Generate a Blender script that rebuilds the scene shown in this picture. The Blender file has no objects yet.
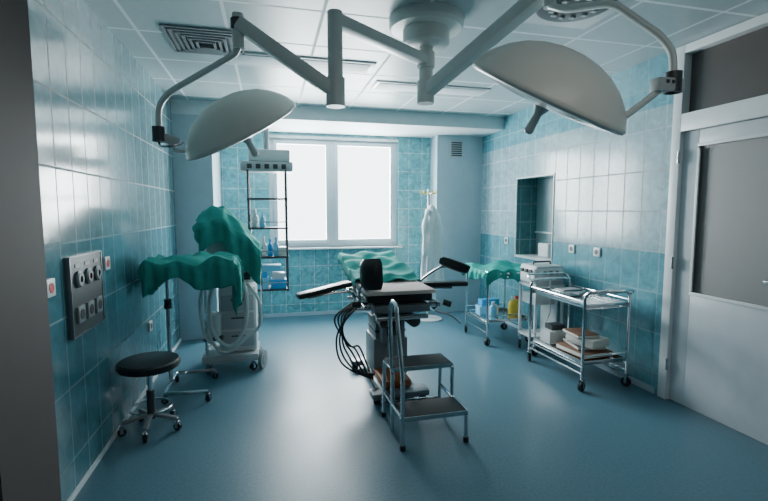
import bpy, bmesh, math, random
from mathutils import Vector, Matrix, Quaternion
random.seed(4)
# ------------------------------------------------------------------ materials
def M(name,col,rough=.5,metal=0.0,var=.08,scale=9,bump=0.0,spec=.5,sheen=0,trans=0,alpha=1,coat=0):
    m=bpy.data.materials.new(name); m.use_nodes=True
    nt=m.node_tree; b=nt.nodes['Principled BSDF']
    tc=nt.nodes.new('ShaderNodeTexCoord'); no=nt.nodes.new('ShaderNodeTexNoise')
    no.inputs['Scale'].default_value=scale; no.inputs['Detail'].default_value=4
    nt.links.new(tc.outputs['Object'],no.inputs['Vector'])
    mx=nt.nodes.new('ShaderNodeMix'); mx.data_type='RGBA'
    mx.inputs[6].default_value=(*[max(0,c*(1-var)) for c in col],1)
    mx.inputs[7].default_value=(*[min(1,c*(1+var)) for c in col],1)
    nt.links.new(no.outputs['Fac'],mx.inputs[0]); nt.links.new(mx.outputs[2],b.inputs['Base Color'])
    b.inputs['Roughness'].default_value=rough; b.inputs['Metallic'].default_value=metal
    b.inputs['Specular IOR Level'].default_value=spec
    b.inputs['Transmission Weight'].default_value=trans
    b.inputs['Coat Weight'].default_value=coat
    if bump:
        bp=nt.nodes.new('ShaderNodeBump'); bp.inputs['Strength'].default_value=bump; bp.inputs['Distance'].default_value=.01
        nt.links.new(no.outputs['Fac'],bp.inputs['Height']); nt.links.new(bp.outputs[0],b.inputs['Normal'])
    return m
def tile_mat(name,axes,w,h,c1,c2,grout,mort=.006,off=(0,0),rough=.22,bands=None,marb=.5,bump=.5):
    m=bpy.data.materials.new(name); m.use_nodes=True
    nt=m.node_tree; N=nt.nodes.new; L=nt.links.new; b=nt.nodes['Principled BSDF']
    g=N('ShaderNodeNewGeometry'); s=N('ShaderNodeSeparateXYZ'); L(g.outputs['Position'],s.inputs[0])
    c=N('ShaderNodeCombineXYZ'); L(s.outputs[axes[0]],c.inputs[0]); L(s.outputs[axes[1]],c.inputs[1])
    mp=N('ShaderNodeMapping'); mp.inputs['Location'].default_value=(off[0]+20*w,off[1]+20*h,0); L(c.outputs[0],mp.inputs[0])
    br=N('ShaderNodeTexBrick'); br.offset=0; br.squash=1
    br.inputs['Scale'].default_value=1; br.inputs['Brick Width'].default_value=w; br.inputs['Row Height'].default_value=h
    br.inputs['Mortar Size'].default_value=mort; br.inputs['Mortar Smooth'].default_value=.1; br.inputs['Bias'].default_value=0
    br.inputs['Color1'].default_value=(*c1,1); br.inputs['Color2'].default_value=(*c2,1); br.inputs['Mortar'].default_value=(*grout,1)
    L(mp.outputs[0],br.inputs['Vector'])
    no=N('ShaderNodeTexNoise'); no.inputs['Scale'].default_value=9; no.inputs['Detail'].default_value=6; no.inputs['Distortion'].default_value=1.5
    L(g.outputs['Position'],no.inputs['Vector'])
    mr=N('ShaderNodeMapRange'); mr.inputs[1].default_value=.3; mr.inputs[2].default_value=.7; mr.inputs[3].default_value=1-marb*.4; mr.inputs[4].default_value=1+marb*.4
    L(no.outputs['Fac'],mr.inputs[0])
    mul=N('ShaderNodeVectorMath'); mul.operation='SCALE'; L(mr.outputs[0],mul.inputs['Scale'])
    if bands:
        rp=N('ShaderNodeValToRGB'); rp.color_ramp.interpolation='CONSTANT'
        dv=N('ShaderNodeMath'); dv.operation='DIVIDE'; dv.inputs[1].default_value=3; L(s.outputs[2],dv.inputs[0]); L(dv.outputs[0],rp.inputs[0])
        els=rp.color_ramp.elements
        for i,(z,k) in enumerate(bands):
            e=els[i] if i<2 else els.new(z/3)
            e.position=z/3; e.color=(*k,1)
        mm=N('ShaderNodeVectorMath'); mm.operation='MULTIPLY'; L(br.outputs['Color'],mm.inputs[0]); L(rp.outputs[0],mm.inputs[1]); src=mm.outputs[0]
    else: src=br.outputs['Color']
    L(src,mul.inputs[0]); L(mul.outputs[0],b.inputs['Base Color'])
    r2=N('ShaderNodeMapRange'); r2.inputs[3].default_value=rough; r2.inputs[4].default_value=.8; L(br.outputs['Fac'],r2.inputs[0]); L(r2.outputs[0],b.inputs['Roughness'])
    inv=N('ShaderNodeMath'); inv.operation='SUBTRACT'; inv.inputs[0].default_value=1; L(br.outputs['Fac'],inv.inputs[1])
    n2=N('ShaderNodeTexNoise'); n2.inputs['Scale'].default_value=3; L(g.outputs['Position'],n2.inputs['Vector'])
    ad=N('ShaderNodeMath'); ad.operation='ADD'; L(inv.outputs[0],ad.inputs[0]); L(n2.outputs['Fac'],ad.inputs[1])
    bp=N('ShaderNodeBump'); bp.inputs['Strength'].default_value=bump; bp.inputs['Distance'].default_value=.003; L(ad.outputs[0],bp.inputs['Height']); L(bp.outputs[0],b.inputs['Normal'])
    return m
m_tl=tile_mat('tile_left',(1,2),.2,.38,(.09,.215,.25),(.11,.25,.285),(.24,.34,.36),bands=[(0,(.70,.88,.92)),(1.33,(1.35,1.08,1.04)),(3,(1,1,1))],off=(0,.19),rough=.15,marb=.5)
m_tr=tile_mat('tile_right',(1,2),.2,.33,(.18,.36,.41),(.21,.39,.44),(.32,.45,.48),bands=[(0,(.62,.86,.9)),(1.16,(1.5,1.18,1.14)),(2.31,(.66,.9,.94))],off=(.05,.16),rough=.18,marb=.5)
m_tb=tile_mat('tile_back',(0,2),.2,.27,(.14,.41,.45),(.19,.47,.51),(.40,.56,.58),off=(0,.1),marb=.75)
m_ceil=tile_mat('ceiling_tiles',(0,1),.6,.6,(.40,.49,.51),(.44,.53,.55),(.78,.85,.87),mort=.012,off=(.25,.1),rough=.4,marb=.1,bump=.1)
def floor_mat():
    m=bpy.data.materials.new('vinyl_floor'); m.use_nodes=True
    nt=m.node_tree; N=nt.nodes.new; L=nt.links.new; b=nt.nodes['Principled BSDF']
    g=N('ShaderNodeNewGeometry')
    n1=N('ShaderNodeTexNoise'); n1.inputs['Scale'].default_value=60; n1.inputs['Detail'].default_value=8; n1.inputs['Roughness'].default_value=.7
    n2=N('ShaderNodeTexNoise'); n2.inputs['Scale'].default_value=1.3; n2.inputs['Detail'].default_value=3
    for n in (n1,n2): L(g.outputs['Position'],n.inputs['Vector'])
    r=N('ShaderNodeValToRGB'); r.color_ramp.elements[0].position=.32; r.color_ramp.elements[0].color=(.055,.132,.178,1)
    r.color_ramp.elements[1].position=.7; r.color_ramp.elements[1].color=(.090,.20,.255,1); L(n1.outputs['Fac'],r.inputs[0])
    mr=N('ShaderNodeMapRange'); mr.inputs[3].default_value=.85; mr.inputs[4].default_value=1.15; L(n2.outputs['Fac'],mr.inputs[0])
    mul=N('ShaderNodeVectorMath'); mul.operation='SCALE'; L(r.outputs[0],mul.inputs[0]); L(mr.outputs[0],mul.inputs['Scale']); L(mul.outputs[0],b.inputs['Base Color'])
    r2=N('ShaderNodeMapRange'); r2.inputs[3].default_value=.32; r2.inputs[4].default_value=.50; L(n2.outputs['Fac'],r2.inputs[0]); L(r2.outputs[0],b.inputs['Roughness'])
    bp=N('ShaderNodeBump'); bp.inputs['Strength'].default_value=.07; bp.inputs['Distance'].default_value=.004; L(n1.outputs['Fac'],bp.inputs['Height']); L(bp.outputs[0],b.inputs['Normal'])
    return m
m_floor=floor_mat()
paint=M('paint_pale_blue',(.42,.55,.61),.6); beamm=M('paint_offwhite',(.66,.74,.76),.6)
jamb=M('jamb_paint',(.075,.064,.062),.7,spec=.2); wht=M('white_enamel',(.74,.78,.78),.35); pvc=M('pvc_white',(.65,.72,.76),.3)
doorm=M('door_enamel',(.58,.62,.65),.35); frost=M('frosted_glass',(.18,.18,.175),.3,scale=250,var=.25,bump=.3)
transg=M('transom_glass',(.10,.085,.08),.25)
steel=M('stainless_steel',(.55,.58,.59),.22,1,var=.05); dsteel=M('brushed_steel',(.22,.24,.25),.42,.8); chrome=M('chrome',(.72,.74,.75),.12,1,var=.02)
panelm=M('panel_dark_grey',(.075,.085,.09),.5,.1)
blk=M('black_vinyl',(.014,.014,.016),.35,bump=.1,scale=60); rub=M('black_rubber',(.016,.016,.018),.6); dgrey=M('dark_grey_plastic',(.05,.055,.06),.45)
green=M('green_surgical_cloth',(.01,.32,.275),.9,var=.25,scale=14,bump=.3); lampm=M('lamp_shell',(.74,.76,.70),.35,var=.04,scale=3); armm=M('lamp_arm',(.72,.76,.73),.35,var=.03)
lens=M('lamp_lens',(.60,.63,.61),.15); grey=M('grey_plastic',(.22,.25,.26),.45); lgrey=M('light_grey_plastic',(.50,.54,.55),.4)
gown=M('white_cotton',(.84,.88,.88),.9,bump=.2,scale=20); yel=M('yellow_plastic',(.75,.55,.05),.4); blu=M('blue_plastic',(.03,.38,.78),.4); lblu=M('light_blue_box',(.2,.6,.85),.5)
red=M('red_plastic',(.6,.03,.02),.4); rust=M('orange_brown_leather',(.34,.085,.02),.5,var=.3); pink=M('pale_sheet',(.66,.54,.50),.85); paper=M('paper_white',(.7,.68,.62),.8); brown=M('book_brown',(.20,.10,.06),.6)
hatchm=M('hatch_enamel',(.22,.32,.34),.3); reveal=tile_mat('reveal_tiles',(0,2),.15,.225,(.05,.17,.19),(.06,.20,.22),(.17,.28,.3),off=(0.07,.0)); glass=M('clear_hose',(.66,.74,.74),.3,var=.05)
# ------------------------------------------------------------------ builders
def new_obj(name,verts,faces,mat,smooth=False,parent=None):
    me=bpy.data.meshes.new(name); me.from_pydata([tuple(v) for v in verts],[],faces); me.update()
    bm=bmesh.new(); bm.from_mesh(me); bmesh.ops.recalc_face_normals(bm,faces=bm.faces); bm.to_mesh(me); bm.free()
    if smooth:
        for p in me.polygons: p.use_smooth=True
    o=bpy.data.objects.new(name,me); bpy.context.collection.objects.link(o)
    if mat: me.materials.append(mat)
    if parent: o.parent=parent
    return o
def boxdata(c,s,R=None,bev=0):
    bm=bmesh.new(); bmesh.ops.create_cube(bm,size=1)
    for v in bm.verts: v.co=Vector((v.co.x*s[0],v.co.y*s[1],v.co.z*s[2]))
    if bev: bmesh.ops.bevel(bm,geom=bm.edges[:],offset=bev,segments=2,affect='EDGES',profile=.6)
    c=Vector(c)
    for v in bm.verts: v.co=(R@v.co if R else v.co)+c
    vs=[v.co.copy() for v in bm.verts]; bm.verts.index_update(); fs=[[v.index for v in f.verts] for f in bm.faces]; bm.free()
    return vs,fs
def merge(parts):
    V=[];F=[]
    for v,f in parts:
        n=len(V); V+=v; F+=[[i+n for i in q] for q in f]
    return V,F
def frame(d):
    d=d.normalized(); a=Vector((0,0,1)) if abs(d.z)<.95 else Vector((1,0,0))
    x=a.cross(d).normalized(); y=d.cross(x); return Matrix((x,y,d)).transposed()
def cyldata(p0,p1,r,r2=None,n=16):
    p0=Vector(p0);p1=Vector(p1); r2=r if r2 is None else r2; R=frame(p1-p0); V=[]
    for p,q in((p0,r),(p1,r2)):
        for i in range(n):
            a=2*math.pi*i/n; V.append(p+R@Vector((q*math.cos(a),q*math.sin(a),0)))
    F=[[i,(i+1)%n,n+(i+1)%n,n+i] for i in range(n)]+[list(range(n))[::-1],list(range(n,2*n))]
    return V,F
def cr(pts,k=6,closed=False):
    P=[Vector(p) for p in pts]; out=[]; n=len(P)
    rng=n if closed else n-1
    for i in range(rng):
        if closed: a,b,c,d=P[i-1],P[i],P[(i+1)%n],P[(i+2)%n]
        else: a=P[max(i-1,0)];b=P[i];c=P[i+1];d=P[min(i+2,n-1)]
        for j in range(k):
            t=j/k; out.append(.5*((2*b)+(c-a)*t+(2*a-5*b+4*c-d)*t*t+(3*b-a-3*c+d)*t**3))
    if not closed: out.append(P[-1])
    return out
def fillet(pts,r=.04,k=4):
    P=[Vector(p) for p in pts]; out=[P[0]]
    for i in range(1,len(P)-1):
        a,b,c=P[i-1],P[i],P[i+1]; r1=min(r,(a-b).length*.45,(c-b).length*.45)
        s=b+(a-b).normalized()*r1; e=b+(c-b).normalized()*r1
        for j in range(k+1):
            t=j/k; out.append(s*(1-t)**2+b*2*t*(1-t)+e*t*t)
    out.append(P[-1]); return out
def tubedata(P,r,n=10,closed=False,radf=None):
    P=[Vector(p) for p in P]; m=len(P); V=[];prev=None
    for i,p in enumerate(P):
        if closed: d=P[(i+1)%m]-P[i-1]
        else: d=P[min(i+1,m-1)]-P[max(i-1,0)]
        if d.length<1e-9: d=Vector((0,0,1))
        d.normalize()
        if prev is None: x=frame(d).col[0].copy()
        else:
            x=prev-d*prev.dot(d)
            x=x.normalized() if x.length>1e-6 else frame(d).col[0].copy()
        prev=x; y=d.cross(x); rr=radf(i) if radf else r
        for j in range(n):
            a=2*math.pi*j/n; V.append(p+x*rr*math.cos(a)+y*rr*math.sin(a))
    F=[]
    for i in range(m if closed else m-1):
        for j in range(n):
            k=(i+1)%m; F.append([i*n+j,i*n+(j+1)%n,k*n+(j+1)%n,k*n+j])
    if not closed: F+=[list(range(n))[::-1],list(range((m-1)*n,m*n))]
    return V,F
def lathedata(prof,o=(0,0,0),ax=(0,0,1),n=32):
    R=frame(Vector(ax)); o=Vector(o); V=[];F=[]
    for r,z in prof:
        for i in range(n):
            a=2*math.pi*i/n; V.append(o+R@Vector((r*math.cos(a),r*math.sin(a),z)))
    for k in range(len(prof)-1):
        for i in range(n): F.append([k*n+i,k*n+(i+1)%n,(k+1)*n+(i+1)%n,(k+1)*n+i])
    if prof[0][0]>1e-5: F.append(list(range(n))[::-1])
    if prof[-1][0]>1e-5: F.append(list(range((len(prof)-1)*n,len(prof)*n)))
    return V,F
def shade(o,ang=35):
    me=o.data
    for p in me.polygons: p.use_smooth=True
    try: me.set_sharp_from_angle(angle=math.radians(ang))
    except Exception: pass
class G:
    def __init__(s,name,loc=(0,0,0),rz=0):
        s.e=bpy.data.objects.new(name,None); s.e.empty_display_size=.1; bpy.context.collection.objects.link(s.e)
        s.e.location=loc; s.e.rotation_euler=(0,0,math.radians(rz)); s.L=Vector(loc)
    def put(s,name,d,mat,ang=35):
        o=new_obj(name,d[0],d[1],mat,True,s.e); shade(o,ang); return o
    def box(s,name,c,sz,mat,bev=.004,R=None): return s.put(name,boxdata(c,sz,R,bev),mat)
    def boxes(s,name,L,mat,bev=.003): return s.put(name,merge([boxdata(c,z,None,bev) for c,z in L]),mat)
    def cyl(s,name,p0,p1,r,mat,r2=None,n=20): return s.put(name,cyldata(p0,p1,r,r2,n),mat)
    def cyls(s,name,L,mat,n=14): return s.put(name,merge([cyldata(a,b,r,None,n) for a,b,r in L]),mat)
    def tube(s,name,pts,r,mat,mode='f',rad=.04,closed=False,k=6):
        P=fillet(pts,rad) if mode=='f' else cr(pts,k,closed)
        return s.put(name,tubedata(P,r,10,closed),mat)
    def tubes(s,name,LL,r,mat,mode='f',rad=.04):
        return s.put(name,merge([tubedata(fillet(p,rad) if mode=='f' else cr(p),r,10) for p in LL]),mat)
    def lathe(s,name,prof,mat,o=(0,0,0),ax=(0,0,1),n=32,ang=35): return s.put(name,lathedata(prof,o,ax,n),mat,ang)
    def beam(s,name,p0,p1,w,h,mat,bev=.012):
        p0=Vector(p0);p1=Vector(p1); R=frame(p1-p0); return s.put(name,boxdata((p0+p1)/2,(w,h,(p1-p0).length),R,bev),mat)
    def castor(s,name,x,y,r=.035,w=.022,ang=0,z=0):
        c=math.cos(ang);d=math.sin(ang); ax=Vector((-d,c,0)); o=Vector((x,y,z+r))
        s.put(name+'_wheel',merge([cyldata(o-ax*w/2,o+ax*w/2,r,None,20),cyldata(o-ax*(w/2+.003),o+ax*(w/2+.003),r*.5,None,14)]),rub)
        f=[]
        for sg in(-1,1):
            f.append(boxdata(o+ax*sg*(w/2+.006)+Vector((0,0,r*.55)),(.02,.003,r*1.6),Matrix.Rotation(ang,3,'Z'),0))
        f.append(boxdata(o+Vector((0,0,r*1.3)),(.03,w+.015,.006),Matrix.Rotation(ang,3,'Z'),0))
        f.append(cyldata(o+Vector((0,0,r*1.3)),o+Vector((0,0,r*1.3+.025)),.009))
        s.put(name+'_fork',merge(f),steel)
def drape(g,name,x0,x1,y0,y1,z,dx0,dx1,dy0,dy1,mat,zf=None,N=80,fold=.022,fr=38,out=.02,hem=0.0):
    ux0,ux1,uy0,uy1=x0-dx0,x1+dx1,y0-dy0,y1+dy1; V=[];F=[]
    NX=N; NY=int(N*.8)
    for j in range(NY+1):
        for i in range(NX+1):
            X=ux0+(ux1-ux0)*i/NX; Y=uy0+(uy1-uy0)*j/NY
            cx=min(max(X,x0),x1); cy=min(max(Y,y0),y1); ox=X-cx; oy=Y-cy; d=math.hypot(ox,oy)
            px,py=cx,cy
            if d>0:
                nx,ny=ox/d,oy/d; s=min(1,d/.06)
                al=(cx*abs(ny)+cy*abs(nx)+math.atan2(ny,nx)*.15)
                o=s*(out+fold*math.sin(al*fr)*min(1,d/.15)+fold*.5*math.sin(al*fr*2.3+1)); px+=nx*o; py+=ny*o
                d*=1+hem*math.sin(al*11+2)
            zz=(zf(cx,cy) if zf else z)+.004*math.sin(X*31+Y*17)+.003*math.sin(Y*43-X*12)-max(0,d-.01)*(.96+.03*math.sin(X*19+Y*23))
            V.append((px,py,zz))
    for j in range(NY):
        for i in range(NX):
            a=j*(NX+1)+i; F.append([a,a+1,a+NX+2,a+NX+1])
    o=new_obj(name,V,F,mat,True,g.e)
    so=o.modifiers.new('s','SOLIDIFY'); so.thickness=.004; so.offset=1
    return o
# ------------------------------------------------------------------ room
XL,XR,YB,H=-1.03,3.03,6.41,2.72; WT=.30
def roombox(name,L,mat): 
    v,f=merge([boxdata(((a[0]+b[0])/2,(a[1]+b[1])/2,(a[2]+b[2])/2),(b[0]-a[0],b[1]-a[1],b[2]-a[2])) for a,b in L]); return new_obj(name,v,f,mat)
roombox('floor',[((XL-.15,-1.4,-.1),(XR+WT,YB+.25,0))],m_floor)
roombox('ceiling',[((XL-.15,-1.4,H),(XR+WT,YB+.25,H+.1))],m_ceil)
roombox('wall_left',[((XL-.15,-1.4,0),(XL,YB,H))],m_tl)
DY0,DY1=1.86,2.86
HY0,HY1,HZ0,HZ1=4.37,5.13,.92,1.89
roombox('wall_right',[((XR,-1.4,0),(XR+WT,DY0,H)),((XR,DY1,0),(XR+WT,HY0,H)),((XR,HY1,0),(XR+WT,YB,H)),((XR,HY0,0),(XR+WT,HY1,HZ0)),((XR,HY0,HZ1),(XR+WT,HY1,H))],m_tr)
WX0,WX1,WZ0,WZ1=0.0,1.84,.97,2.52
roombox('wall_back',[((XL-.15,YB,0),(WX0,YB+.25,H)),((WX1,YB,0),(XR+WT,YB+.25,H)),((WX0,YB,0),(WX1,YB+.25,WZ0)),((WX0,YB,WZ1),(WX1,YB+.25,H))],m_tb)
roombox('wall_front',[((XL,1.05,0),(-.55,1.3,H)),((XL-.15,-1.55,0),(XR+WT,-1.4,H))],jamb)
roombox('column_left_pier',[((XL,5.5,0),(-.62,YB,2.56))],paint)
roombox('column_right_pier',[((2.33,6.12,0),(XR,YB,2.56))],paint)
roombox('trim_ceiling_beam',[((XL,5.5,2.56),(XR,YB,H))],beamm)
roombox('baseboard_left',[((XL,1.3,0),(XL+.010,5.5,.03))],wht)
roombox('baseboard_right',[((XR-.012,DY1+.06,0),(XR,6.12,.05))],paint)
roombox('baseboard_back',[((-.62,YB-.012,0),(2.33,YB,.05))],paint)
# pass-through recess in right wall
h=G('window_2',(XR,(HY0+HY1)/2,HZ0)); HW=HY1-HY0; HH=HZ1-HZ0
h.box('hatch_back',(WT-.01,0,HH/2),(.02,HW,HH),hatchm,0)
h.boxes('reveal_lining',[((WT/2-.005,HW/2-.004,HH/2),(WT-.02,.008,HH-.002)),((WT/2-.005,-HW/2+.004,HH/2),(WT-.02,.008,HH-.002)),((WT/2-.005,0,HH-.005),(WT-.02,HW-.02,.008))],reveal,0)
h.box('recess_sill',(WT/2-.01,0,.008),(WT,HW-.02,.016),wht,.002)
h.boxes('edge_trim',[((-.004,HW/2+.004,HH/2),(.012,.012,HH+.02)),((-.004,-HW/2-.004,HH/2),(.012,.012,HH+.02)),((-.004,0,HH+.004),(.012,HW,.012)),((-.004,0,-.004),(.012,HW,.012))],wht,0)
h.box('hatch_rail',(WT-.03,0,.30),(.02,HW-.03,.02),wht,.002)
h.box('white_dispenser',(WT-.09,.02,.10),(.12,.2,.16),wht,.01)
# window
w=G('window_1',(WX0,YB+.1,WZ0)); W=WX1-WX0; Z=WZ1-WZ0; fr=.065
L=[((W/2,0,fr/2),(W-2*fr,.07,fr)),((W/2,0,Z-fr/2),(W-2*fr,.07,fr)),((fr/2,0,Z/2),(fr,.07,Z)),((W-fr/2,0,Z/2),(fr,.07,Z)),((.87,-.001,Z/2),(.09,.07,Z-2*fr))]
w.boxes('frame',L,pvc,.002)
def sash(n,a,b):
    t=.045; w.boxes(n,[(((a+b)/2,-.033,fr+t/2),(b-a-2*t,.05,t)),(((a+b)/2,-.033,Z-fr-t/2),(b-a-2*t,.05,t)),((a+t/2,-.033,Z/2),(t,.05,Z-2*fr)),((b-t/2,-.033,Z/2),(t,.05,Z-2*fr))],pvc,.002)
sash('sash_left',fr,.828); sash('sash_right',.912,W-fr)
w.box('handle',(.87,-.07,.75),(.02,.03,.12),wht)
w.box('sill',(W/2,-.07,-.012),(W+.1,.2,.024),wht)
w.box('blind_box',(W/2,-.07,Z-.0),(W,.06,.07),wht)
# door
d=G('door_1',(XR,DY0,0)); DW=DY1-DY0
d.boxes('frame',[((.02,.03,H/2),(.1,.075,H-.01)),((.02,DW-.03,H/2),(.1,.075,H-.01)),((.021,DW/2,2.15),(.1,DW-.135,.13)),((.021,DW/2,H-.035),(.1,DW-.135,.06))],wht,.003)
d.box('transom_glass',(.05,DW/2,2.45),(.02,DW-.13,.49),transg,0)
d.boxes('leaf',[((.03,.13,1.045),(.045,.13,2.07)),((.03,DW-.13,1.045),(.045,.13,2.07)),((.031,DW/2,.44),(.045,DW-.39,.86)),((.031,DW/2,2.03),(.045,DW-.39,.1))],doorm,.002)
d.box('frosted_glass',(.035,DW/2,1.425),(.015,DW-.39,1.13),frost,0)
d.box('leaf_core',(.08,DW/2,1.05),(.03,DW-.14,2.08),doorm,0)
d.boxes('glass_bead',[((.002,DW/2,.88),(.014,DW-.39,.02)),((.002,DW/2,1.972),(.014,DW-.39,.02)),((.002,.205,1.42),(.012,.02,1.05)),((.002,DW-.205,1.42),(.012,.02,1.05))],wht,.001)
d.cyls('hinges',[((-.035,DW-.07,z),(-.035,DW-.07,z+.09),.01) for z in(.25,1.05,1.85)],steel)
d.cyl('handle_rose',(.01,.13,1.05),(-.03,.13,1.05),.02,steel); d.box('handle_lever',(-.035,.2,1.05),(.015,.13,.018),steel)
# ceiling fittings
v=G('ceiling_air_vent',(-.42,3.6,H))
L=[]
for k in range(6):
    a=.25-.038*k; t=.017
    for sx,sy,dx,dy in((0,1,2*a,t),(0,-1,2*a,t),(1,0,t,2*a),(-1,0,t,2*a)): L.append(((sx*a,sy*a,-.006-.004*k),(dx,dy,.012)))
v.boxes('louvres',L,grey,0); v.box('backing',(0,0,-.002),(.5,.5,.004),dgrey,0)
v=G('ceiling_air_vent',(1.78,2.42,H)); v.box('plate',(0,0,-.008),(.58,.58,.016),lgrey)
v.lathe('swirl_ring',[(.22,0),(.22,-.02),(.2,-.03),(.06,-.03),(0,-.03)],dgrey)
v.boxes('swirl_vanes',[((.13*math.cos(a),.13*math.sin(a),-.034),(.03,.03,.008)) for a in [i*math.pi/6 for i in range(12)]],lgrey)
for (x,y) in((.3,3.9),(1.6,4.4)):
    v=G('ceiling_light_panel',(x,y,H)); v.box('frame',(0,0,-.006),(1.18,.28,.012),wht); v.box('diffuser',(0,0,-.012),(1.1,.22,.01),beamm)
v=G('wall_vent_grille',(2.62,6.12,2.37)); v.box('frame',(0,-.006,0),(.2,.012,.24),lgrey); v.boxes('slats',[((0,-.014,-.09+.03*i),(.16,.008,.018)) for i in range(7)],dgrey,0)
# ------------------------------------------------------------------ wall fittings
p=G('medical_gas_panel',(XL,2.85,1.04)); p.box('plate',(.012,0,0),(.024,.44,.42),panelm)
p.boxes('plate_edge',[((.014,.222,0),(.028,.008,.43)),((.014,-.222,0),(.028,.008,.43)),((.014,0,.212),(.028,.436,.008)),((.014,0,-.212),(.028,.436,.008))],dsteel,.001)
for i in range(3):
    for j in range(2):
        y=-.13+.13*i; z=.09-.19*j
        if j==0: p.lathe('outlet_%d'%i,[(.045,0),(.045,.012),(.035,.02),(.018,.02),(.018,.008),(0,.008)],dsteel,(.024,y,z),(1,0,0)); p.cyl('marker_%d'%i,(.03,y,z),(.037,y,z),.014,red if i==1 else rub)
        else: p.box('socket_%d'%i,(.03,y,z),(.016,.09,.09),grey); p.cyl('socket_hole_%d'%i,(.03,y,z),(.04,y,z),.028,rub)
p.boxes('labels',[((.026,-.13+.13*i,.165),(.004,.06,.02)) for i in range(3)],paper,0)
def sock(x,y,z,sx,red_=False):
    s=G('wall_socket',(x,y,z)); s.box('plate',(sx*.008,0,0),(.016,.085,.085),wht); s.cyl('well',(sx*.014,0,0),(sx*.018,0,0),.025,red if red_ else dgrey)
sock(XL,3.22,1.16,1,True); sock(XL,2.44,1.13,1,True); sock(XL,4.2,.5,1); sock(XR,4.02,1.1,-1); sock(XR,3.65,1.1,-1); sock(XR,5.35,1.1,-1)
# ------------------------------------------------------------------ surgical lights
RR=Vector((.969,-.245,0)); CM=Vector((-.245,-.969,0)); UP=Vector((0,0,1))
def head(g,c,ax,r=.33):
    ax=ax.normalized(); c=Vector(c)
    pr=[(0,.175),(.06,.172),(.12,.16),(.18,.138),(.235,.105),(.28,.066),(.31,.03),(.325,0),(.332,-.012),(.328,-.024),(.31,-.03)]
    k=r/.332
    g.lathe('lamp_dome',[(a*k,b*k) for a,b in pr],lampm,c,ax,48,60)
    g.lathe('lamp_lens',[(.312*k,-.026*k),(.25*k,-.04*k),(.15*k,-.05*k),(0,-.054*k)],lens,c,ax,48,60)
    g.lathe('sterile_handle',[(.04,0),(.03,-.02),(.018,-.04),(.02,-.09),(.022,-.12),(.012,-.13),(0,-.13)],lgrey,c-ax*.05*k,ax,20)
a=G('surgical_light',(1.0,2.85,H)); o=Vector((1.0,2.85,H)); l=lambda x,y,z:Vector((x,y,z))-o
a.lathe('ceiling_flange',[(.24,0),(.24,-.05),(.225,-.07),(.15,-.075),(.15,-.16),(.13,-.175),(.06,-.18),(0,-.18)],armm)
a.cyl('hub_shaft',(0,0,-.17),(0,0,-.50),.045,armm)
E=(.335,2.32,0)
a.beam('extension_arm',l(1.0,2.85,2.46),l(.335,2.32,2.44),.075,.06,armm)
a.cyl('hub_collar',(0,0,-.21),(0,0,-.31),.058,armm); a.cyl('elbow_post',l(E[0],E[1],2.48),l(E[0],E[1],2.04),.038,armm); a.cyl('elbow_collar',l(E[0],E[1],2.16),l(E[0],E[1],2.02),.048,armm)
S1=l(-.13,2.4,2.41)
a.beam('spring_arm',l(E[0],E[1],2.09),S1,.08,.068,armm,.015); a.cyl('wrist_post',S1+UP*.045,S1-UP*.12,.028,armm)
a.cyl('wrist_collar',S1+UP*.02,S1-UP*.03,.036,dgrey)
hc=l(-.155,2.78,1.975); ax=(UP*.86-RR*.40+CM*.38)
head(a,hc,ax,.35)
a.tube('yoke_tube',[S1-UP*.11,S1+Vector((-.02,.02,-.14)),l(-.5,2.64,2.12),l(-.57,2.71,2.06),l(-.575,2.72,1.93)],.016,armm,rad=.05)
jb=l(-.575,2.72,1.92); a.cyl('yoke_joint',jb+UP*.03,jb-UP*.05,.034,dgrey)
axn=ax.normalized(); rim=hc-(RR-axn*RR.dot(axn)).normalized()*.33
a.beam('control_handle',jb-UP*.02+Vector((-.03,0,.01)),jb-UP*.03+Vector((.10,.0,-.02)),.03,.05,lgrey)
a.tube('yoke_link',[jb-UP*.04+Vector((.05,0,0)),(jb+rim)/2-UP*.05,rim-UP*.005,rim+(hc-rim)*.1],.015,armm,mode='s')
a.tube('grab_handle',[jb-UP*.05,jb+Vector((.02,-.05,-.08)),jb+Vector((.10,-.05,-.07)),jb+Vector((.12,0,-.05))],.007,steel,mode='s')
b=G('surgical_light',(1.0,2.85,2.21)); o2=Vector((1.0,2.85,2.21)); l=lambda x,y,z:Vector((x,y,z))-o2
b.cyl('hub_collar',(0,0,.12),(0,0,-.02),.056,armm)
S2=l(1.37,2.06,2.60)
b.beam('spring_arm',l(1.01,2.84,2.27),S2,.085,.075,armm,.015); b.cyl('wrist_post',S2+UP*.04,S2-UP*.1,.03,armm)
b.tube('yoke_tube',[S2-UP*.09,l(1.40,1.98,2.46),l(1.50,1.78,2.42),l(1.70,1.71,2.27),l(1.75,1.69,2.2),l(1.755,1.685,2.08)],.017,armm,rad=.05)
jb=l(1.755,1.685,2.07); b.cyl('yoke_joint',jb+UP*.04,jb-UP*.05,.035,dgrey)
b.box('control_box',jb+Vector((-.03,.0,-.02)),(.14,.06,.06),lgrey,.01); b.boxes('control_buttons',[(jb+Vector((-.06+.03*i,-.032,-.01)),(.014,.006,.014)) for i in range(3)],dgrey,.001)
hc=l(1.18,1.76,2.0); ax=(UP*.86+RR*.38+CM*.36); head(b,hc,ax,.355)
axn=ax.normalized(); rim=hc+(RR-axn*RR.dot(axn)).normalized()*.335
b.tube('yoke_link',[jb+Vector((-.06,0,-.03)),(jb+rim)/2-UP*.0,rim,rim+(hc-rim)*.1],.016,armm,mode='s')
rl=hc-(RR-axn*RR.dot(axn)).normalized()*.3
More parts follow.
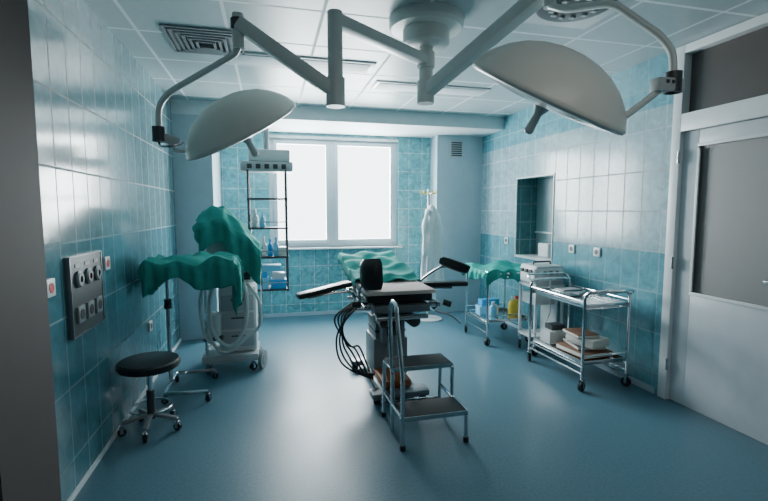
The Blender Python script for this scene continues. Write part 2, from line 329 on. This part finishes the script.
b.tube('grab_handle',[rl,rl+Vector((0,-.05,-.03)),rl+Vector((.03,-.06,-.07)),rl+Vector((.09,-.05,-.08)),rl+Vector((.12,-.0,-.06))],.008,steel,mode='s')
# ------------------------------------------------------------------ operating table
t=G('operating_table',(.98,3.75,0))
t.boxes('base_plate',[((-.02,-.05,.07),(.30,.95,.05)),((-.02,.35,.071),(.5,.14,.05)),((-.02,-.45,.071),(.46,.14,.05))],dsteel,.015)
for i,(x,y) in enumerate(((-.22,.38),(.2,.38),(-.2,-.45),(.17,-.45))): t.cyl('foot_%d'%i,(x,y,0),(x,y,.05),.03,rub)
t.box('pedal_cover',(-.03,-.25,.125),(.24,.36,.06),rust,.02)
t.boxes('column_shroud',[((-.0,.05,.25),(.30,.34,.32)),((0,.05,.47),(.26,.30,.14)),((0,.05,.60),(.22,.26,.14))],grey,.015)
t.boxes('column_bellows',[((0,.05,.425+.045*i),(.27 if i%2 else .24,.31 if i%2 else .28,.02)) for i in range(5)],dgrey,.004)
t.box('control_housing',(.0,-.14,.5),(.2,.14,.22),grey,.015); t.box('control_panel',(0,-.215,.52),(.12,.01,.12),dgrey)
t.box('top_frame',(0,.12,.74),(.44,1.2,.06),dsteel,.008)
t.cyls('cross_shafts',[((-.33,-.3,.72),(.33,-.3,.72),.016),((-.33,.15,.72),(.33,.15,.72),.016),((-.2,-.42,.66),(.22,-.42,.66),.02)],chrome)
t.cyls('motor_housing',[((.12,-.4,.62),(.12,-.05,.62),.05),((-.12,-.35,.60),(-.12,-.1,.60),.035)],dgrey)
t.box('seat_pad',(0,-.16,.815),(.54,.50,.08),blk,.03)
t.box('seat_sheet',(0.0,-.19,.862),(.55,.53,.032),pink,.008)
R=Matrix.Rotation(math.radians(9),3,'X'); t.box('back_pad',(0,.49,.865),(.54,.78,.08),blk,.03,R)
t.box('head_pad',(0,.97,.945),(.32,.17,.06),blk,.025,R)
drape(t,'green_sheet',-.28,.28,-.04,.9,.9,.08,.05,.0,.12,green,zf=lambda x,y:.90+(y+.04)*.16+.014*math.sin(x*20+y*9)+.008*math.sin(y*25-x*7),fold=.008,out=.018)
t.boxes('side_rails',[((sx*.30,.0,.76),(.012,.95,.03)) for sx in(-1,1)]+[((sx*.27,y,.76),(.06,.02,.02)) for sx in(-1,1) for y in(-.4,0,.4)],steel,.002)
t.box('arm_board_left',(-.56,-.1,.85),(.46,.12,.045),blk,.02,Matrix.Rotation(math.radians(-10),3,'Y')@Matrix.Rotation(math.radians(12),3,'Z'))
t.tubes('arm_board_left_bracket',[[(-.3,-.1,.76),(-.34,-.1,.83),(-.5,-.1,.82),(-.7,-.12,.79)]],.012,steel)
t.box('arm_board_right',(.53,-.0,.84),(.42,.1,.045),blk,.02,Matrix.Rotation(math.radians(-6),3,'Z'))
t.tubes('arm_board_right_bracket',[[(.3,0,.76),(.36,0,.81),(.6,0,.80)]],.012,steel)
def gutter(n,c,d,L,r,mat):
    c=Vector(c);d=Vector(d).normalized();R=frame(d);V=[];F=[];K=14;S=8
    for q in(r,r*.72):
        for i in range(S+1):
            s=i/S; sc=1-.25*(abs(2*s-1)**4)
            for j in range(K+1):
                an=-math.pi*.62+math.pi*1.24*j/K
                V.append(c+R@Vector((q*sc*math.sin(an),-q*sc*math.cos(an),(s-.5)*L)))
    n0=(S+1)*(K+1)
    for h in(0,n0):
        for i in range(S):
            for j in range(K):
                a_=h+i*(K+1)+j; F.append([a_,a_+1,a_+K+2,a_+K+1])
    for j in range(K):
        for i in(0,S):
            a_=i*(K+1)+j; F.append([a_,a_+1,a_+1+n0,a_+n0])
    for i in range(S):
        for j in(0,K):
            a_=i*(K+1)+j; F.append([a_,a_+K+1,a_+K+1+n0,a_+n0])
    t.put(n,(V,F),mat,50)
gutter('leg_support_left',(-.20,-.36,1.0),(0,.15,1),.24,.115,blk)
t.tube('leg_support_left_post',[(-.3,-.3,.76),(-.31,-.33,.88),(-.24,-.42,1.0),(-.20,-.44,1.0)],.011,steel,mode='s')
gutter('leg_support_right',(.62,-.02,1.02),(.75,-.55,-.28),.27,.06,blk)
t.tube('leg_support_right_post',[(.3,.1,.76),(.34,.1,.86),(.50,.05,.98),(.60,0,.99)],.011,steel,mode='s')
t.cyls('clamp_knobs',[((.31,.1,.76),(.37,.1,.76),.022),((-.31,-.3,.76),(-.37,-.3,.76),.022),((.4,-.3,.74),(.46,-.32,.72),.025),((.36,-.12,.7),(.4,-.14,.66),.03)],rub)
t.tube('release_lever',[(.28,-.42,.7),(.4,-.46,.67),(.48,-.48,.6)],.009,steel)
LL=[]
for i in range(6):
    s=i*.025; LL.append([(-.2-.02*i,-.2+s,.74),(-.34-s,-.25+s*2,.70-s),(-.47+s*.8,-.2,.5-.02*i),(-.46+s*1.5,-.25+s,.30+.01*i),(-.33+s,-.3,.2-.012*i),(-.18,-.28+s,.17)])
t.put('cables',merge([tubedata(cr(q,8),.008,8) for q in LL]),rub)
# ------------------------------------------------------------------ step stool
s=G('step_stool',(.99,2.85,0)); hw=.215
s.box('lower_tread',(0,-.16,.205),(.43,.22,.025),rub,.006); s.box('upper_tread',(0,.09,.435),(.43,.22,.025),rub,.006)
s.boxes('tread_trim',[((0,-.272,.2),(.44,.006,.03)),((0,-.022,.43),(.44,.006,.03))],steel,.001)
s.tubes('frame',[[(hw,-.26,0),(hw,-.26,.205),(hw,.2,.205)],[(-hw,-.02,0),(-hw,-.02,.43),(-hw,.2,.43),(-hw,.22,0)],[(hw,-.02,.2),(hw,-.02,.43),(hw,.2,.43),(hw,.22,0)],[(-hw,-.26,.195),(-hw,.21,.195)],
  [(-hw,.215,.1),(hw,.215,.1)]],.0125,chrome,rad=.03)
s.tube('handrail',[(-hw,-.265,0),(-hw,-.265,.45),(-hw,-.10,.9),(-hw,.02,.9),(-hw,.05,.75),(-hw,.0,.43)],.0135,chrome,rad=.07)
s.cyls('rubber_feet',[((x,y,0),(x,y,.03),.018) for x,y in((-hw,-.265),(hw,-.26),(-hw,.22),(hw,.22))],rub)
# ------------------------------------------------------------------ rolling stool
s=G('rolling_stool',(-.815,3.27,0))
s.lathe('seat',[(0,.43),(.17,.43),(.19,.44),(.198,.457),(.196,.48),(.183,.492),(.1,.5),(0,.502)],blk)
s.cyl('gas_lift',(0,0,.16),(0,0,.43),.017,chrome); s.cyl('lift_sleeve',(0,0,.08),(0,0,.28),.026,dgrey)
for i in range(5):
    a_=2*math.pi*i/5+.95; r_=.18; x,y=r_*math.cos(a_),r_*math.sin(a_)
    s.beam('leg_%d'%i,(0,0,.11),(x,y,.085),.03,.022,grey,.006); s.castor('castor_%d'%i,x,y,.026,.02,a_)
s.tube('foot_ring',[(.13*math.cos(q),.13*math.sin(q),.16) for q in [i*math.pi/6 for i in range(12)]],.007,chrome,mode='s',closed=True)
# ------------------------------------------------------------------ mayo stand
s=G('instrument_stand',(-.62,3.93,0))
s.box('tray',(0,0,1.06),(.62,.42,.02),steel,.006)
s.cyls('post',[((-.2,.0,.06),(-.2,.0,.75),.018),((-.2,.0,.6),(-.2,.0,1.05),.013)],chrome); s.cyl('clamp',(-.2,0,.7),(-.2,0,.78),.028,dgrey)
s.cyl('clamp_knob',(-.2,-.02,.74),(-.2,-.07,.74),.018,rub)
s.tubes('base_frame',[[(-.2,0,.08),(-.2,-.25,.08),(.12,-.27,.08)],[(-.2,0,.08),(-.2,.22,.08),(.12,.22,.08)]],.016,chrome,rad=.03)
s.cyl('tray_stem',(-.2,0,1.04),(.1,0,1.045),.012,chrome)
for i,(x,y) in enumerate(((-.2,-.24),(.12,-.27),(-.2,.22),(.12,.22))): s.castor('castor_%d'%i,x,y,.026,.02,i)
drape(s,'green_cloth',-.30,.33,-.22,.22,1.076,.22,.34,.20,.16,green,fold=.024,fr=30,hem=.3,zf=lambda x,y:1.10+.025*math.sin(x*12+1)*math.cos(y*9)+.02*math.sin(x*23-y*15)+.05*max(0,-x-.05)+.02*max(0,x)+.012*math.sin(y*31+x*8))
# ------------------------------------------------------------------ anaesthesia machine
s=G('anesthesia_machine',(-.38,4.5,0))
s.box('base',(0,0,.13),(.50,.46,.07),lgrey,.015)
for i,(x,y,r) in enumerate(((-.2,-.19,.045),(.2,-.2,.045),(-.22,.18,.06),(.27,.0,.075))): s.castor('castor_%d'%i,x,y,r*.72,.03,.6*i)
s.put('big_wheel',merge([cyldata((.27,-.16,.085),(.30,-.17,.085),.085,None,28),cyldata((.265,-.158,.085),(.305,-.172,.085),.045,None,20)]),grey)
s.box('cabinet',(.07,.03,.48),(.34,.38,.62),wht,.03)
s.boxes('drawer_fronts',[((.07,-.166,.3+.17*i),(.29,.012,.15)) for i in range(3)],lgrey,.006)
s.boxes('drawer_handles',[((.07,-.18,.33+.17*i),(.12,.012,.012)) for i in range(3)],dgrey,.003)
s.box('upper_housing',(0,.05,.93),(.46,.36,.22),wht,.02); s.box('gauge_panel',(0,-.135,.93),(.38,.012,.16),dgrey)
s.cyls('gauges',[((-.12+.12*i,-.14,.95),(-.12+.12*i,-.155,.95),.04) for i in range(3)],lgrey)
s.cyls('posts',[((-.21,-.16,.15),(-.21,-.16,1.0),.014),((-.21,.16,.15),(-.21,.16,1.25),.014),((.19,.16,.8),(.19,.16,1.3),.012)],chrome)
s.box('monitor',(-.08,.08,1.20),(.26,.2,.32),lgrey,.02)
s.lathe('absorber_canister',[(0,.0),(.06,.0),(.065,.02),(.065,.16),(.07,.17),(.07,.2),(.05,.22),(0,.22)],glass,(-.14,-.19,.35)); s.box('absorber_bracket',(-.14,-.16,.33),(.16,.2,.03),dgrey)
def hose(n,pts,r=.017):
    P=cr(pts,22); s.put(n,tubedata(P,r,10,False,lambda i:r*(1+.16*(i%2))),glass)
hose('breathing_hose_1',[(-.1,-.2,.85),(-.16,-.27,.7),(-.14,-.29,.42),(.0,-.3,.27),(.13,-.29,.42),(.16,-.27,.7),(.12,-.17,.85)])
hose('breathing_hose_2',[(.16,-.16,.82),(.26,-.25,.68),(.27,-.28,.45),(.14,-.29,.33),(-.02,-.3,.22),(-.14,-.28,.3),(-.2,-.24,.5)],.014)
hose('breathing_hose_3',[(-.2,-.18,.9),(-.25,-.22,.65),(-.22,-.25,.4),(-.16,-.26,.3)],.013)
s.tubes('side_rail',[[(.25,-.12,1.0),(.29,-.12,1.0),(.29,-.12,.6),(.25,-.12,.6)]],.01,chrome)
drape(s,'green_cover',-.24,.27,-.16,.22,1.4,.07,.05,.30,.1,green,N=90,fold=.03,fr=26,out=.03,hem=.25,
  zf=lambda x,y:1.10+.42*max(0,min(1,(.32-x)/.36))**.9*(1-.25*max(0,(-.05-y)/.11))-.5*max(0,-.14-x)+.012*math.sin(x*30+y*22))
s.boxes('cover_prop',[((.1,.05,1.05),(.26,.24,.08))],lgrey,.02)
# ------------------------------------------------------------------ equipment pendant by window
s=G('supply_pendant',(-.02,5.2,0))
s.lathe('mounting_plate',[(.1,H),(.1,H-.04),(.04,H-.06),(.035,H-.06)],lgrey); s.cyl('drop_tube',(0,0,2.16),(0,0,H-.03),.03,lgrey)
s.box('head_box',(0,0,1.97),(.56,.24,.11),lgrey,.02); s.box('head_box_upper',(.03,.0,2.09),(.44,.22,.13),wht,.02); s.boxes('head_sockets',[((-.18+.09*i,-.122,1.97),(.05,.01,.05)) for i in range(5)],dgrey,.002)
s.cyls('frame_posts',[((sx*.2,sy*.13,.6),(sx*.2,sy*.13,1.93),.011) for sx in(-1,1) for sy in(-1,1)],dgrey)
for i,z in enumerate((.62,.98,1.30,1.62)): s.box('shelf_%d'%i,(0,0,z),(.43,.3,.02),dgrey,.004)
s.tubes('shelf_rails',[[(-.2,-.14,z),(.2,-.14,z)] for z in(.7,1.05,1.37)],.006,chrome)
def items(g,pre,loc,L):
    for i,(c,sz,m_) in enumerate(L): g.box('%s_%d'%(pre,i),Vector(c)+Vector(loc),sz,m_,.004)
def stuff(name,loc,L):
    g=G(name,loc); items(g,'part',(0,0,0),L); return g
items(s,'supply_box',(0,0,.63),[((-.1,-.03,.06),(.18,.2,.12),lblu),((.1,-.03,.05),(.17,.2,.1),blu),((-.09,-.02,.155),(.15,.15,.07),blu),((.1,-.02,.135),(.14,.14,.07),wht),((-.02,-.02,.225),(.3,.16,.07),lblu)])
items(s,'medicine_box',(0,0,.99),[((-.14,-.03,.07),(.09,.16,.14),lblu),((.15,-.03,.05),(.09,.16,.10),wht)])
def bprof(r,h): return [(0,0),(r*.9,0),(r,.01),(r,h*.6),(r*.5,h*.72),(r*.35,h*.8),(r*.5,h*.82),(r*.5,h),(0,h)]
for i,(x,y,z,r,h_,m_) in enumerate(((-.14,-.06,1.31,.036,.2,wht),(-.06,-.06,1.31,.03,.16,lblu),(-.055,-.07,.99,.035,.22,wht),(.015,-.06,.99,.032,.19,blu),(.08,-.06,.99,.03,.21,lblu))):
    s.lathe('bottle_%d'%i,bprof(r,h_),m_,(x,y,z))
# ------------------------------------------------------------------ coat stand + gown
s=G('coat_stand',(2.08,5.78,0))
s.cyl('pole',(0,0,.02),(0,0,1.78),.014,wht); s.lathe('base',[(.2,0),(.2,.015),(.06,.03),(.02,.05),(0,.05)],lgrey)
s.tubes('hooks',[[(0,0,1.72),(.11*math.cos(q),.11*math.sin(q),1.72),(.135*math.cos(q),.135*math.sin(q),1.76)] for q in(0.2,1.77,3.34,4.91)],.008,yel,rad=.02)
V=[];F=[];n=72;m_=36
for j in range(m_+1):
    f=j/m_; z=1.57-1.10*f
    sh=min(1,(f/.10))**.6
    hw_=.02+.075*sh+.045*f; dp=.02+.04*min(1,f/.12)+.03*f
    for i in range(n):
        q=2*math.pi*i/n; rp=1+(.24*math.sin(6*q+f*2)+.12*math.sin(11*q+1+f))*min(1,f*4)
        V.append((.03+hw_*math.cos(q)*rp+.012*math.sin(f*6)+.02*f,-.06+dp*math.sin(q)*rp,z-.05*abs(math.cos(q))*sh*(1-f)+.04*math.sin(2*q+.5)*f+.015*math.sin(5*q)*f))
for j in range(m_):
    for i in range(n): F.append([j*n+i,j*n+(i+1)%n,(j+1)*n+(i+1)%n,(j+1)*n+i])
F.append(list(range(n)))
s.put('gown',(V,F),gown,80)
P=cr([(-.02,-.09,1.50),(-.075,-.12,1.40),(-.095,-.13,1.15),(-.075,-.12,.90)],6); s.put('gown_sleeve',tubedata(P,.04,12,False,lambda i:.032+.01*math.sin(i*.9)),gown,80)
s.tube('gown_loop',[(.0,-.11,1.74),(.005,-.10,1.68),(.02,-.07,1.56)],.006,gown,mode='s')
# ------------------------------------------------------------------ trolley builder
def trolley(loc,lx,ly,zt,zl,rail=.1,gname='medical_trolley',wr=.04):
    g=G(gname,loc); hx,hy=lx/2,ly/2
    for i,z in enumerate([zt,zl]):
        g.box('shelf_%d'%i,(0,0,z),(lx-.02,ly-.02,.012),steel,.003)
        g.boxes('shelf_rim_%d'%i,[((0,hy-.012,z+.012),(lx-.02,.006,.03)),((0,-hy+.012,z+.012),(lx-.02,.006,.03)),((hx-.012,0,z+.012),(.006,ly-.02,.03)),((-hx+.012,0,z+.012),(.006,ly-.02,.03))],steel,.001)
    g.tubes('end_frames',[[(-hx,sy*hy,.11),(-hx,sy*hy,zt+rail),(hx,sy*hy,zt+rail),(hx,sy*hy,.11)] for sy in(-1,1)],.0125,chrome,rad=.06)
    g.tubes('side_rails',[[(sx*hx,-hy,z),(sx*hx,hy,z)] for sx in(-1,1) for z in (zt+.05,zl-.02,.14)],.008,chrome)
    g.tubes('lower_rails',[[(-hx,sy*hy,z),(hx,sy*hy,z)] for sy in(-1,1) for z in (zl+.07,zt-.01)],.007,chrome)
    i=0
    for sx in(-1,1):
        for sy in(-1,1): g.castor('castor_%d'%i,sx*hx,sy*hy,wr,.024,.4+i*.8); i+=1
    return g
g1=trolley((2.57,4.74,0),.52,.56,.77,.26,.03)
drape(g1,'green_cloth',-.28,.26,-.28,.28,.82,.12,.03,.14,.04,green,fold=.024,fr=26,hem=.3,zf=lambda x,y:.835+.06*math.exp(-((x-.1)**2+(y-.05)**2)/.02)+.025*math.sin(x*17)*math.sin(y*11)+.012*math.sin(x*31+y*20))
g1.boxes('covered_instrument_box',[((.08,.03,.81),(.22,.26,.06))],steel)
def bottle(x,y,z,r,h,m_,cap,name='disinfectant_bottle'):
    q=G(name,(x,y,z)); q.lathe('body',[(0,0),(r*.9,0),(r,.01),(r,h*.65),(r*.85,h*.74),(r*.35,h*.84),(r*.35,h*.9),(0,h*.9)],m_); q.lathe('cap',[(r*.42,h*.86),(r*.42,h),(0,h)],cap)
bottle(2.66,4.53,.267,.055,.26,yel,wht); bottle(2.76,4.62,.267,.05,.24,yel,red); bottle(2.42,4.55,.267,.04,.2,lblu,wht); bottle(2.50,4.66,.267,.045,.18,wht,blu)
stuff('glove_boxes',(2.5,4.85,.267),[((0,0,.05),(.24,.12,.1),lblu),((.02,0,.14),(.22,.11,.07),blu)])
g2=trolley((2.70,3.50,0),.44,.78,.70,.22,.12)
g2.tubes('push_handle',[[(-.22,.39,.80),(-.22,.47,.86),(.22,.47,.86),(.22,.39,.80)],[(-.22,-.39,.80),(-.22,-.44,.84),(.22,-.44,.84),(.22,-.39,.80)]],.011,chrome,rad=.04)
bs=G('book_stack',(2.70,3.38,.232)); z=0
for i,(w_,d_,h_,m_,dx,dy,an) in enumerate(((.30,.36,.05,brown,0,0,.06),(.24,.30,.035,dgrey,.02,.03,-.2),(.22,.28,.07,paper,.01,-.03,.25),(.2,.25,.03,brown,-.02,.02,-.1))):
    R=Matrix.Rotation(an,3,'Z'); bs.box('book_%d'%i,(dx,dy,z+h_/2),(w_,d_,h_-.002),m_,.003,R); bs.box('pages_%d'%i,R@Vector((-.003,-.004,0))+Vector((dx,dy,z+h_/2)),(w_,d_,h_*.6),paper,.001,R); z+=h_
stuff('supply_cartons',(2.68,3.73,.232),[((-.04,0,.06),(.2,.16,.12),wht),((-.02,.02,.145),(.14,.12,.05),dgrey),((.12,-.0,.04),(.08,.14,.08),lblu)])
kb=stuff('instrument_case',(2.70,3.62,.710),[((0,0,.025),(.26,.2,.04),steel),((0,0,.052),(.2,.14,.012),dsteel)])
# electrosurgical unit on stand
s=G('electrosurgical_unit',(2.77,4.16,0))
s.box('housing',(0,0,.83),(.32,.30,.20),lgrey,.02); s.box('front_panel',(-.165,0,.83),(.012,.26,.15),wht,.004)
s.box('side_face',(0,-.153,.84),(.26,.008,.13),wht,.003)
s.cyls('dials',[((-.17,-.08+.08*i,.87),(-.19,-.08+.08*i,.87),.02) for i in range(3)]+[((-.07+.07*i,-.155,.86),(-.07+.07*i,-.175,.86),.02) for i in range(3)],dgrey)
s.cyls('outlets',[((-.07+.05*i,-.155,.80),(-.07+.05*i,-.162,.80),.012) for i in range(4)],rub)
s.tube('carry_handle',[(-.1,0,.92),(-.1,0,.96),(.1,0,.96),(.1,0,.92)],.009,dgrey,rad=.02)
s.box('stand_shelf',(0,0,.715),(.34,.32,.025),wht,.006); s.box('stand_lower_shelf',(0,0,.18),(.34,.32,.025),wht,.006)
s.boxes('stand_posts',[((sx*.155,sy*.145,.43),(.025,.025,.6)) for sx in(-1,1) for sy in(-1,1)],wht,.004)
s.box('stand_back',(.1,.0,.45),(.02,.27,.5),wht,.004); s.box('accessory_drawer',(-.02,0,.58),(.26,.25,.12),wht,.01)
for i,(x,y) in enumerate(((-.15,-.14),(.14,-.14),(-.15,.14),(.14,.14))): s.castor('castor_%d'%i,x,y,.045,.024,.5*i)
s.tube('mains_cable',[(.0,-.155,.8),(-.04,-.21,.7),(-.02,-.2,.5),(-.06,-.19,.35),(-.1,-.18,.22)],.008,wht,mode='s')
# ------------------------------------------------------------------ light
wd=bpy.data.worlds.new('world'); bpy.context.scene.world=wd; wd.use_nodes=True
bg=wd.node_tree.nodes['Background']; bg.inputs[0].default_value=(.9,.97,1,1); bg.inputs[1].default_value=6.0
def area(name,loc,rot,sx,sy,e,col):
    la=bpy.data.lights.new(name,'AREA'); la.shape='RECTANGLE'; la.size=sx; la.size_y=sy; la.energy=e; la.color=col
    o=bpy.data.objects.new(name,la); bpy.context.collection.objects.link(o); o.location=loc; o.rotation_euler=rot; return o
area('window_daylight',(.92,YB+.45,1.75),(math.radians(-90),0,0),2.4,2.1,560,(.9,.98,1))
area('added_fill_light',(1.0,.1,2.68),(0,0,0),1.6,1.0,12,(1,.97,.93))  # added fill light, out of view overhead, lifts the room; not a real fixture
# ------------------------------------------------------------------ camera
cd=bpy.data.cameras.new('camera'); cam=bpy.data.objects.new('camera',cd); bpy.context.collection.objects.link(cam)
cd.sensor_width=36; cd.lens=450/768*36; cd.clip_start=.02
cam.location=(0,0,1.5); cam.rotation_euler=(math.radians(90-5.14),0,math.radians(-14.2))
bpy.context.scene.camera=cam
